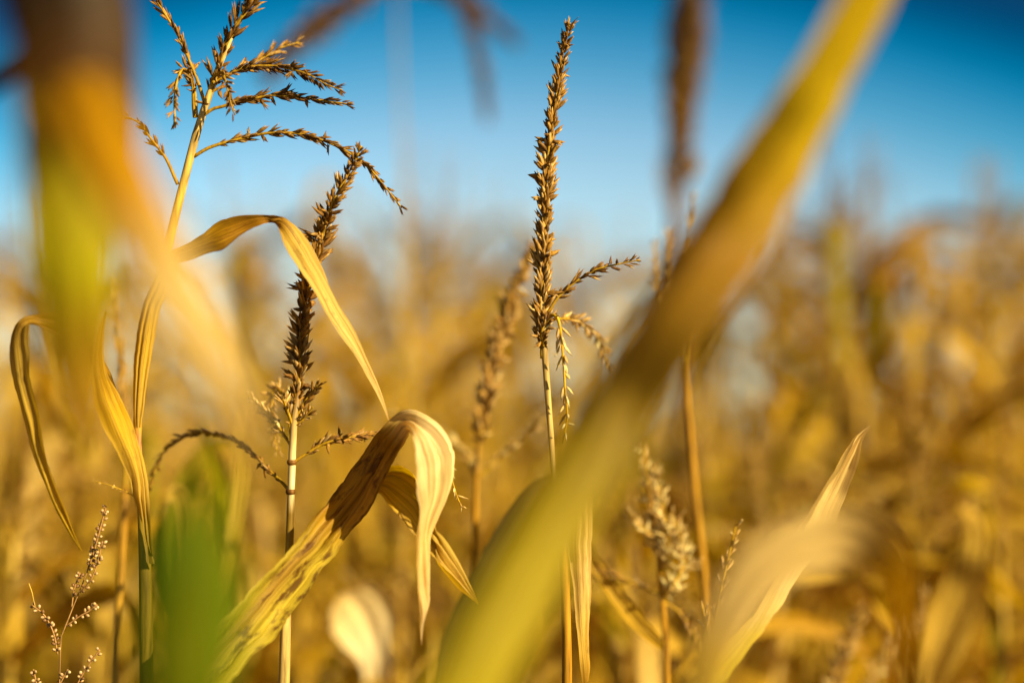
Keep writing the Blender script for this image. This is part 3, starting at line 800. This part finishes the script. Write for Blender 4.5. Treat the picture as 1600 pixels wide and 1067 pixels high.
simple_plant('maize plant with a small curled leaf tip behind the arching branch, at the left',
             [(300, 900, 1.3), (298, 1000, 1.3), (296, 1067, 1.3)], [8, 10, 11], OLIVE,
             leaves=[('line', [(300, 930, 1.3, 18, 0), (296, 860, 1.28, 22, 0), (292, 800, 1.26, 26, 0), (276, 768, 1.25, 24, -20), (262, 790, 1.24, 12, -40), (258, 820, 1.24, 4, -40)], dict(col=[(0, OLIVE), (1, STRAW)], camber=.2, seed=52), M_LEAF),
                     ('line', [(300, 1000, 1.3, 20, 0), (345, 900, 1.28, 30, 30), (370, 780, 1.3, 26, 0), (380, 640, 1.35, 8, 0)], dict(col=[(0, YGREEN), (1, STRAW)], camber=.2, seed=53), M_LEAF),
                     ('line', [(298, 1000, 1.3, 20, 0), (270, 880, 1.35, 46, -10), (285, 780, 1.4, 44, 0), (330, 700, 1.45, 30, 20), (390, 690, 1.5, 8, 40)], dict(col=[(0, GREEN), (1, OLIVE)], camber=.2, seed=54), M_LEAF_GREEN),
                     ('line', [(300, 1040, 1.3, 20, 0), (330, 940, 1.33, 44, 10), (345, 840, 1.36, 44, 0), (340, 740, 1.40, 30, -20), (310, 660, 1.42, 8, -40)], dict(col=[(0, GREEN), (1, YGREEN)], camber=.2, seed=55), M_LEAF_GREEN)])

# =================================================================== FOREGROUND, FAR OUT OF FOCUS
def near_plant(label, stem_top, stem_px, col, leaves, spikes=()):
    x, y, d = stem_px
    a = P(x, y, d)
    foot = Vector((a.x, a.y, 0))
    r = thing('maize_plant', label, 'maize plant', foot)
    top = P(*stem_top)
    m = MB()
    c = [Vector(q) for q in cr_curve([tuple(foot), (a.x, a.y, a.z * .5), tuple(a), tuple(top)], 24)]
    tube(m, c, [.012 - .006 * i / 23 for i in range(24)], col, 10); m.build('stem', M_STEM, r, foot)
    for (kind, pp, kw, mat) in leaves:
        m = MB()
        (edge_leaf if kind == 'edge' else line_leaf)(m, pp, **kw)
        m.build('leaf', mat, r, foot)
    tas = None
    for pp, kw in spikes:
        b = MB(); kw = dict(kw); kw.setdefault('rows', 4); kw.setdefault('r_stem', .0016)
        spike(b, pline(pp, 40), rng, **kw)
        if tas is None: tas = b.build('tassel', M_SPIKE, r, foot)
        else: b.build('branch', M_SPIKE, tas, foot)
    return r


near_plant('near maize plant, broad yellow-green leaf blurred diagonally from bottom centre to top right',
           (600, 1230, .55), (585, 1400, .55), OLIVE,
           [('line', [(650, 1215, .50, 90, 10), (725, 1080, .53, 118, 5), (815, 915, .56, 116, 5), (903, 745, .59, 116, -8), (973, 626, .61, 126, -28), (1055, 500, .61, 150, -38), (1135, 380, .63, 135, -20),
                      (1215, 245, .63, 115, 12), (1290, 115, .62, 105, 34), (1345, 10, .61, 96, 36), (1410, -110, .60, 75, 30), (1460, -220, .6, 10, 10)],
             dict(n=90, ncross=12, col=[(0, (.40, .33, .002)), (.22, (.37, .29, .002)), (.34, (.27, .19, .003)), (.44, (.22, .125, .006)), (.58, (.33, .17, .006)), (.66, (.50, .30, .008)), (.75, (.70, .50, .008)), (1, (.74, .50, .01))], camber=-.04, fold=.26, seed=61), M_LEAF_CLEAN),  # browner middle stops put the shade of the fold into the colour
            ('line', [(620, 1215, .60, 30, 0), (700, 1150, .62, 60, 30), (800, 1120, .66, 60, 40), (900, 1130, .7, 20, 40)], dict(col=OLIVE, camber=.2, seed=62), M_LEAF)])
near_plant('near maize plant hanging blurred gold and green-brown leaves in from the left edge',
           (-160, -120, .54), (-190, 1300, .54), OLIVE,  # shade at the top of these leaves goes into their first colour stops
           [('line', [(-165, 60, .56, 60, 0), (-90, -60, .56, 110, 0), (20, -110, .56, 160, 0), (95, -20, .56, 190, 0), (115, 120, .56, 185, 5), (112, 280, .56, 150, 5), (112, 430, .56, 125, 5), (122, 580, .57, 85, 0), (132, 690, .57, 14, 0)],
             dict(n=80, ncross=12, col=[(0, SHADE_BROWN), (.36, SHADE_BROWN), (.48, mixc(BROWN, DARK, .6)), (.60, YGREEN), (.75, (.46, .42, .005)), (.85, mixc(OLIVE, GOLD, .5)), (1, OCHRE)], camber=-.1, fold=.12, seed=64), M_LEAF),
            ('line', [(-160, 300, .64, 20, 0), (-80, 190, .64, 26, 0), (10, 110, .63, 40, 0), (75, 105, .60, 70, 0), (118, 150, .54, 105, 0), (188, 280, .50, 112, 0), (262, 430, .50, 98, -10), (330, 555, .50, 74, -15), (380, 645, .50, 34, 0), (402, 700, .50, 8, 0)],
             dict(n=80, ncross=12, col=[(0, SHADE_BROWN), (.22, SHADE_BROWN), (.34, (.56, .27, .001)), (.72, (.60, .31, .001)), (.82, PALE), (1, PALE)], camber=-.15, seed=66), M_LEAF_CLEAN),
            ('line', [(-160, 0, .60, 60, 0), (-60, -100, .60, 90, 0), (80, -110, .60, 100, 0), (155, 0, .60, 95, 0), (175, 130, .60, 80, 0), (185, 260, .60, 60, 0), (190, 380, .60, 10, 0)],
             dict(n=60, col=[(0, SHADE_BROWN), (.8, DARK), (1, BROWN)], camber=-.2, seed=67), M_LEAF)])
near_plant('near maize plant with a blurred bright green leaf rising from bottom edge, left',
           (260, 1240, .50), (255, 1400, .50), GREEN,
           [('line', [(262, 1230, .45, 60, 0), (272, 1120, .45, 120, 0), (280, 1000, .45, 132, 0), (290, 910, .45, 120, 15), (300, 840, .455, 100, 30), (316, 785, .46, 74, 45), (338, 745, .46, 40, 60), (352, 728, .46, 8, 60)],
             dict(n=60, ncross=14, col=[(0, mixc(GREEN, OLIVE, .12)), (.45, mixc(GREEN, OLIVE, .08)), (.75, GREEN), (1, mixc(GREEN, YGREEN, .5))], camber=-.1, fold=.3, ruffle=.004, seed=71, stripe=((.16, .15, .005), .3, .20, .9)), M_LEAF_GREEN),
            ('line', [(275, 1230, .49, 30, 0), (318, 1120, .49, 50, 0), (345, 1000, .49, 62, 0), (350, 900, .50, 54, -15), (340, 820, .51, 36, -30), (325, 760, .52, 8, -30)],
             dict(n=50, ncross=12, col=[(0, GREEN), (.6, (.10, .17, .003)), (1, mixc(GREEN, YGREEN, .6))], camber=-.1, fold=.2, ruffle=.003, seed=73), M_LEAF_GREEN)])
near_plant('near maize plant with a blurred cream leaf arching across the rising leaf tip',
           (1080, 1200, .64), (1080, 1400, .64), OCHRE,
           [('line', [(1080, 1195, .64, 40, 0), (1098, 1060, .64, 60, 0), (1140, 960, .64, 75, 0), (1195, 885, .64, 85, 0), (1265, 850, .64, 90, 5), (1335, 845, .64, 105, 20), (1392, 890, .64, 100, 50), (1414, 970, .64, 85, 60), (1420, 1070, .64, 70, 50), (1425, 1180, .64, 10, 40)],
             dict(n=80, ncross=12, col=[(0, OLIVE), (.2, STRAW), (.3, PALE), (.5, PALE), (.65, OCHRE), (1, BROWN)], camber=-.1, seed=74), M_LEAF_CLEAN)])
# the tassel drooping in at the top edge: it belongs to a stalk rising behind the left neighbours
def drooping_plant():
    base = P(640, 1067, 2.1)
    foot = Vector((base.x, base.y, 0))
    r = thing('maize_plant', 'tallest blurred maize plant, its dark tassel arching along top edge left of centre', 'maize plant', foot)
    m = MB()
    c = [Vector(q) for q in cr_curve([tuple(foot), tuple(P(642, 900, 2.1)), tuple(P(640, 500, 2.1)), tuple(P(628, 200, 2.1)), tuple(P(622, -20, 2.1)), tuple(P(640, -60, 2.1))], 40)]
    tube(m, c, [max(.0022, .012 - .013 * i / 39) for i in range(40)], [(0, OCHRE), (.8, STRAW), (1, BROWN)], 8); m.build('stem', M_STEM, r, foot)
    t = MB(); spike(t, pline([(635, -50, 2.1), (650, -120, 2.1), (660, -200, 2.1)], 20), rng, rows=5, tone=.1, r_stem=.003, size=.018, wid=.006)
    t = t.build('tassel', M_SPIKE, r, foot)
    for ps in ([(630, -20, 2.1), (590, -18, 2.1), (545, 10, 2.1), (500, 40, 2.1), (450, 80, 2.1), (410, 130, 2.1)],
               [(630, -20, 2.1), (680, -14, 2.1), (725, 5, 2.1), (765, 30, 2.1), (810, 70, 2.1)],
               [(632, -24, 2.1), (700, -20, 2.1), (735, 40, 2.1), (752, 110, 2.1), (762, 190, 2.1)]):
        b = MB(); spike(b, pline(ps, 30), rng, rows=8, tone=.05, r_stem=.005 if len(ps) > 5 else .002, size=.026 if len(ps) > 5 else .018, wid=.011 if len(ps) > 5 else .007, splay=38, step=.007, start=.12, double=True)
        b.build('branch', M_SPIKE, t, foot)


drooping_plant()


# =================================================================== THE FIELD BEHIND
def arc_leaf(mb, rg, z0, az, length, width, up, droop, col, x0=0, y0=0, n=22, ncross=5, kink=None, twist=0):
    """leaf of a standing plant: leaves the stalk at angle `up`, bends over"""
    d = Vector((math.cos(az), math.sin(az), 0)); z = Vector((0, 0, 1)); s0 = Vector((-math.sin(az), math.cos(az), 0))
    p = Vector((x0, y0, z0)); el = up; st = []
    wob_ = rg.uniform(-.5, .5)
    for i in range(n):
        f = i / (n - 1)
        w = width * min(1, .45 + 3 * f) * (1 - f ** 2.2) + .0006
        t = d * math.cos(el) + z * math.sin(el)
        s = Matrix.Rotation(twist * f, 3, t) @ s0
        st.append((p - s * w * .5, p + s * w * .5))
        p = p + t * length / (n - 1)
        k = droop * (1.4 if kink and abs(f - kink) < .08 else .55 if kink else 1) / (n - 1)
        el = max(R(-88), el - k * (3.4 if kink and abs(f - kink) < .08 else 1))
        d = (d + s0 * wob_ * .03).normalized()
    ribbon(mb, st, ncross=ncross, col=col, camber=-.12, fold=.12, ruffle=.004, seed=rg.uniform(0, 50), crease=.001)


def leaf_cols(rg, z):
    r = rg.random()
    if r < .30: a, b = GOLD, STRAW
    elif r < .54: a, b = STRAW, PALE
    elif r < .78: a, b = mixc(YGREEN, GOLD, .4), GOLD
    elif r < .87: a, b = OLIVE, YGREEN
    elif r < .97: a, b = OCHRE, GOLD
    else: a, b = BROWN, OCHRE
    return [(0, a), (1, b)]


def plant_proto(seed, H, tassel=True, nleaf=9, branches=6, detail=1):
    """full plant at the origin, H = height of the last leaf joint"""
    rg = random.Random(seed)
    root = thing('maize_plant', 'x', 'maize plant')
    lean = (rg.uniform(-.06, .06), rg.uniform(-.06, .06))
    cx = lambda z: lean[0] * (z / H) ** 2 + .004 * math.sin(z * 7)
    cy = lambda z: lean[1] * (z / H) ** 2
    top = H + .06
    m = MB(); N = 26
    pts = [Vector((cx(top * i / (N - 1)), cy(top * i / (N - 1)), top * i / (N - 1))) for i in range(N)]
    tube(m, pts, [.0125 - .0095 * (i / (N - 1)) ** 1.2 for i in range(N)], [(0, OCHRE), (.5, GOLD), (1, STRAW)], 7)
    m.build('stem', M_STEM, root)
    az = rg.uniform(0, 6.28)
    for k in range(nleaf):
        z0 = H * (.30 + .70 * k / (nleaf - 1))
        f = k / (nleaf - 1)
        m = MB()
        arc_leaf(m, rg, z0, az + math.pi * (k % 2) + rg.gauss(0, .45), rg.uniform(.52, .78) * (1 - .30 * f), rg.uniform(.032, .068) * (1 - .3 * f),
                 R(rg.uniform(45, 74)), R(rg.uniform(90, 175)), leaf_cols(rg, z0), cx(z0), cy(z0), n=20, kink=rg.choice((None, .3, .45, .6)), twist=rg.uniform(-2.2, 2.2))
        m.build('leaf', M_LEAF, root)
    if rg.random() < .7:                                   # dry ear in its husk
        z0 = H * rg.uniform(.48, .58); a2 = az + math.pi / 2
        m = MB(); d = Vector((math.cos(a2) * .5, math.sin(a2) * .5, .85))
        lemon(m, Vector((cx(z0), cy(z0), z0)), d, .22, .05, STRAW, PALE, 9, prof=((.0, .3), (.15, .85), (.4, 1.0), (.7, .8), (.9, .4)))
        m.build('ear', M_LEAF_CLEAN, root)
    if tassel:
        tb = Vector((cx(top), cy(top), top))
        tone = rg.choice((.25, .4, .5, .6))
        m = MB()
        d = Vector((rg.uniform(-.15, .15), rg.uniform(-.15, .15), 1))
        c = [tb - Vector((0, 0, .02)) + d * .25 * i / 9 + Vector((rg.uniform(-1, 1), 0, 0)) * .002 for i in range(10)]
        spike(m, c, rg, r_stem=.002, rows=4, tone=tone, size=.013, wid=.004, step=.0065, sides=4, double=False, start=.1)
        t = m.build('tassel', M_SPIKE, root)
        for b in range(branches):
            a = rg.uniform(0, 6.28); p = tb + Vector((0, 0, -.05 + .08 * b / max(1, branches)))
            el = R(rg.uniform(50, 80)); dr = R(rg.uniform(30, 150)); ln = rg.uniform(.13, .20); c = []
            for i in range(12):
                c.append(p.copy()); p = p + Vector((math.cos(a) * math.cos(el), math.sin(a) * math.cos(el), math.sin(el))) * ln / 11; el -= dr / 11
            m = MB() if detail else m2
            spike(m, c, rg, r_stem=.0013, rows=2, tone=tone + rg.uniform(-.1, .2), size=.011, wid=.0036, step=.0065, sides=4, double=False, start=.12)
            m.build('branch', M_SPIKE, t)
    return root


def kids(o):
    return [c for c in bpy.data.objects if c.parent == o]


_children = {}
def copy_thing(root, loc, rz, label, group, scale=1.0, tilt=(0, 0)):
    tree = _children[root.name]
    r = root.copy(); scene.collection.objects.link(r)
    r.location = loc; r.rotation_euler = (tilt[0], tilt[1], rz); r.scale = (scale,) * 3
    r['label'] = label; r['group'] = group
    for ch, sub in tree:
        c = ch.copy(); scene.collection.objects.link(c); c.parent = r
        for s in sub:
            d = s.copy(); scene.collection.objects.link(d); d.parent = c
    return r


protos = []
for i in range(9):
    protos.append(plant_proto(100 + i, 1.98 + .05 * (i % 3), True, 11 + i % 3, 6 + i % 4))
for p in protos:
    _children[p.name] = [(c, kids(c)) for c in kids(p)]

def top_of(p, tassels):
    z = 0
    for c in kids(p):
        if ('tassel' in c.name) == tassels:
            for o in [c] + (kids(c) if tassels else []):
                z = max(z, max(v.co.z for v in o.data.vertices))
    return z


TOPS = [(top_of(p, True), top_of(p, False)) for p in protos]
rg = random.Random(8)
used = set()
GROUP = 'maize plants standing in the field behind'
LB = {
    'near': 'dry gold maize plant just behind the sharp tassels, leaves crossing, blurred',
    'mid': 'dry maize plant in the middle rows of the field, blurred to soft gold',
    'far': 'dry maize plant in the far rows of the field, melted into golden blur',
}


def put(px, d, ztop=None, s=None, label=None, free=False):
    """stand a plant at photo column px, depth d"""
    a = P(px, 700, d)
    i = rg.randrange(len(protos)); p = protos[i]
    base_h = 1.98 + .05 * (i % 3) + .29
    sc = s if s else (ztop / base_h if ztop else rg.uniform(.93, 1.06))
    if abs(px - 800) < 900 and d > 1.7 and not free:                     # the crop is about one height: nothing of it stands far above its rows
        sc = min(sc, P(px, rg.uniform(140, 300) if px > 1120 or px < 700 else rg.uniform(230, 340), d).z / TOPS[i][0], P(px, rg.uniform(250, 400) if px > 1120 or 480 < px < 700 else rg.uniform(310, 420), d).z / TOPS[i][1])
    lab = label or LB['near' if d < 2.6 else 'mid' if d < 5 else 'far']
    if i not in used:
        used.add(i)
        p.location = (a.x, a.y, 0); p.rotation_euler = (0, 0, rg.uniform(0, 6.28)); p.scale = (sc,) * 3
        p['label'] = lab; p['group'] = GROUP
        return p
    return copy_thing(p, (a.x, a.y, 0), rg.uniform(0, 6.28), lab, GROUP, sc, (rg.gauss(0, .03), rg.gauss(0, .03)))


# close rows: shorter plants whose tassels reach the middle of the frame
for px, d, py_top in [(120, 1.75, 520), (330, 1.9, 470), (470, 2.0, 520), (610, 1.8, 560), (700, 2.3, 430), (800, 1.9, 600), (930, 1.8, 560), (1010, 2.2, 470), (1140, 1.8, 520),
                      (1230, 2.0, 470), (1330, 1.8, 520), (1430, 1.9, 400), (1520, 1.7, 470), (1600, 2.0, 380), (1680, 1.8, 450), (10, 1.9, 420), (-60, 1.8, 460), (220, 2.1, 420)]:
    put(px, d, ztop=P(px, py_top + 45, d).z)
for px, d, py_top in [(60, 1.45, 640), (150, 1.6, 560), (385, 1.85, 640), (500, 1.75, 640), (640, 1.6, 760), (700, 1.65, 640), (790, 1.45, 790), (960, 1.5, 700), (1000, 1.65, 600), (1180, 1.5, 640),
                      (1260, 1.6, 560), (1350, 1.5, 640), (1460, 1.55, 560), (1560, 1.5, 620), (1620, 1.7, 480), (600, 2.1, 420), (1480, 2.0, 430), (1300, 2.15, 420), (-20, 1.5, 560)]:
    put(px, d, ztop=P(px, py_top, d).z)
for (x, y_) in [(1.05, 1.35), (1.25, 1.6), (1.0, 1.75), (1.45, 2.0), (1.2, 2.2), (.95, 1.1), (1.5, 1.45), (1.35, 2.5)]:  # unseen plants beyond the right edge, added to shade the lower right field
    put(800 + FPX * x / y_, y_, s=.96)
for px, d, tt in [(350, 2.3, 250), (420, 2.6, 300), (620, 2.5, 190), (1350, 2.6, 170), (1410, 2.3, 210), (1530, 2.4, 200), (1240, 2.5, 260), (1590, 2.2, 190), (40, 2.4, 230)]:
    put(px, d, ztop=P(px, tt, d).z)
for px, d, tt in [(1345, 2.9, 165), (1400, 2.7, 205), (1455, 3.1, 240), (1520, 2.8, 215), (1575, 2.6, 235), (1640, 2.7, 200), (1290, 3.2, 270), (1220, 3.0, 290), (630, 2.8, 185), (590, 3.1, 260),
                      (690, 3.2, 300), (340, 2.9, 240), (450, 3.0, 280), (1490, 2.5, 330), (1560, 2.4, 360), (20, 2.8, 260)]:
    put(px, d, ztop=P(px, tt, d).z, free=True)
y = 2.35
row = 0
while y < 9.0:
    half = y * .40 + .35
    x = -half + rg.uniform(0, .2)
    while x < half:
        px = 800 + FPX * x / y
        dd = y + rg.gauss(0, .05)
        put(px, dd, s=rg.uniform(.93, 1.05) + .02 * (dd - 2.3) - (.05 if dd < 2.6 else .0 if dd < 3.2 else -.04))
        x += rg.uniform(.17, .30) * (1 + .09 * y)
    y += .52 + .02 * y
    row += 1


# the crop beyond, where no plant can be counted
def far_field():
    m = MB(); rf = random.Random(3)
    yy = 9.3
    while yy < 60:
        half = yy * .42
        x = -half
        while x < half:
            H = rf.uniform(1.85, 2.2); xx = x + rf.uniform(-.1, .1)
            col = rf.choice((GOLD, STRAW, OCHRE, mixc(YGREEN, GOLD, .5)))
            tube(m, [Vector((xx, yy, 0)), Vector((xx + .02, yy, H * .5)), Vector((xx, yy, H + .35))], [.012, .01, .007], [(0, OCHRE), (.8, STRAW), (1, BROWN)], 4)
            for k in range(6):
                arc_leaf(m, rf, H * (.4 + .6 * k / 5), rf.uniform(0, 6.28), .6, .07, R(60), R(140), col, xx, yy, n=6, ncross=1)
            x += rf.uniform(.3, .6) * (1 + yy * .02)
        yy += .9 + yy * .05
    o = m.build('maize_crop_beyond', M_LEAF); o['kind'] = 'stuff'
    o['label'] = 'distant mass of dry maize closing off the field below the sky'; o['category'] = 'maize crop'


far_field()
print('objects', len(bpy.data.objects), 'meshes', len(bpy.data.meshes))
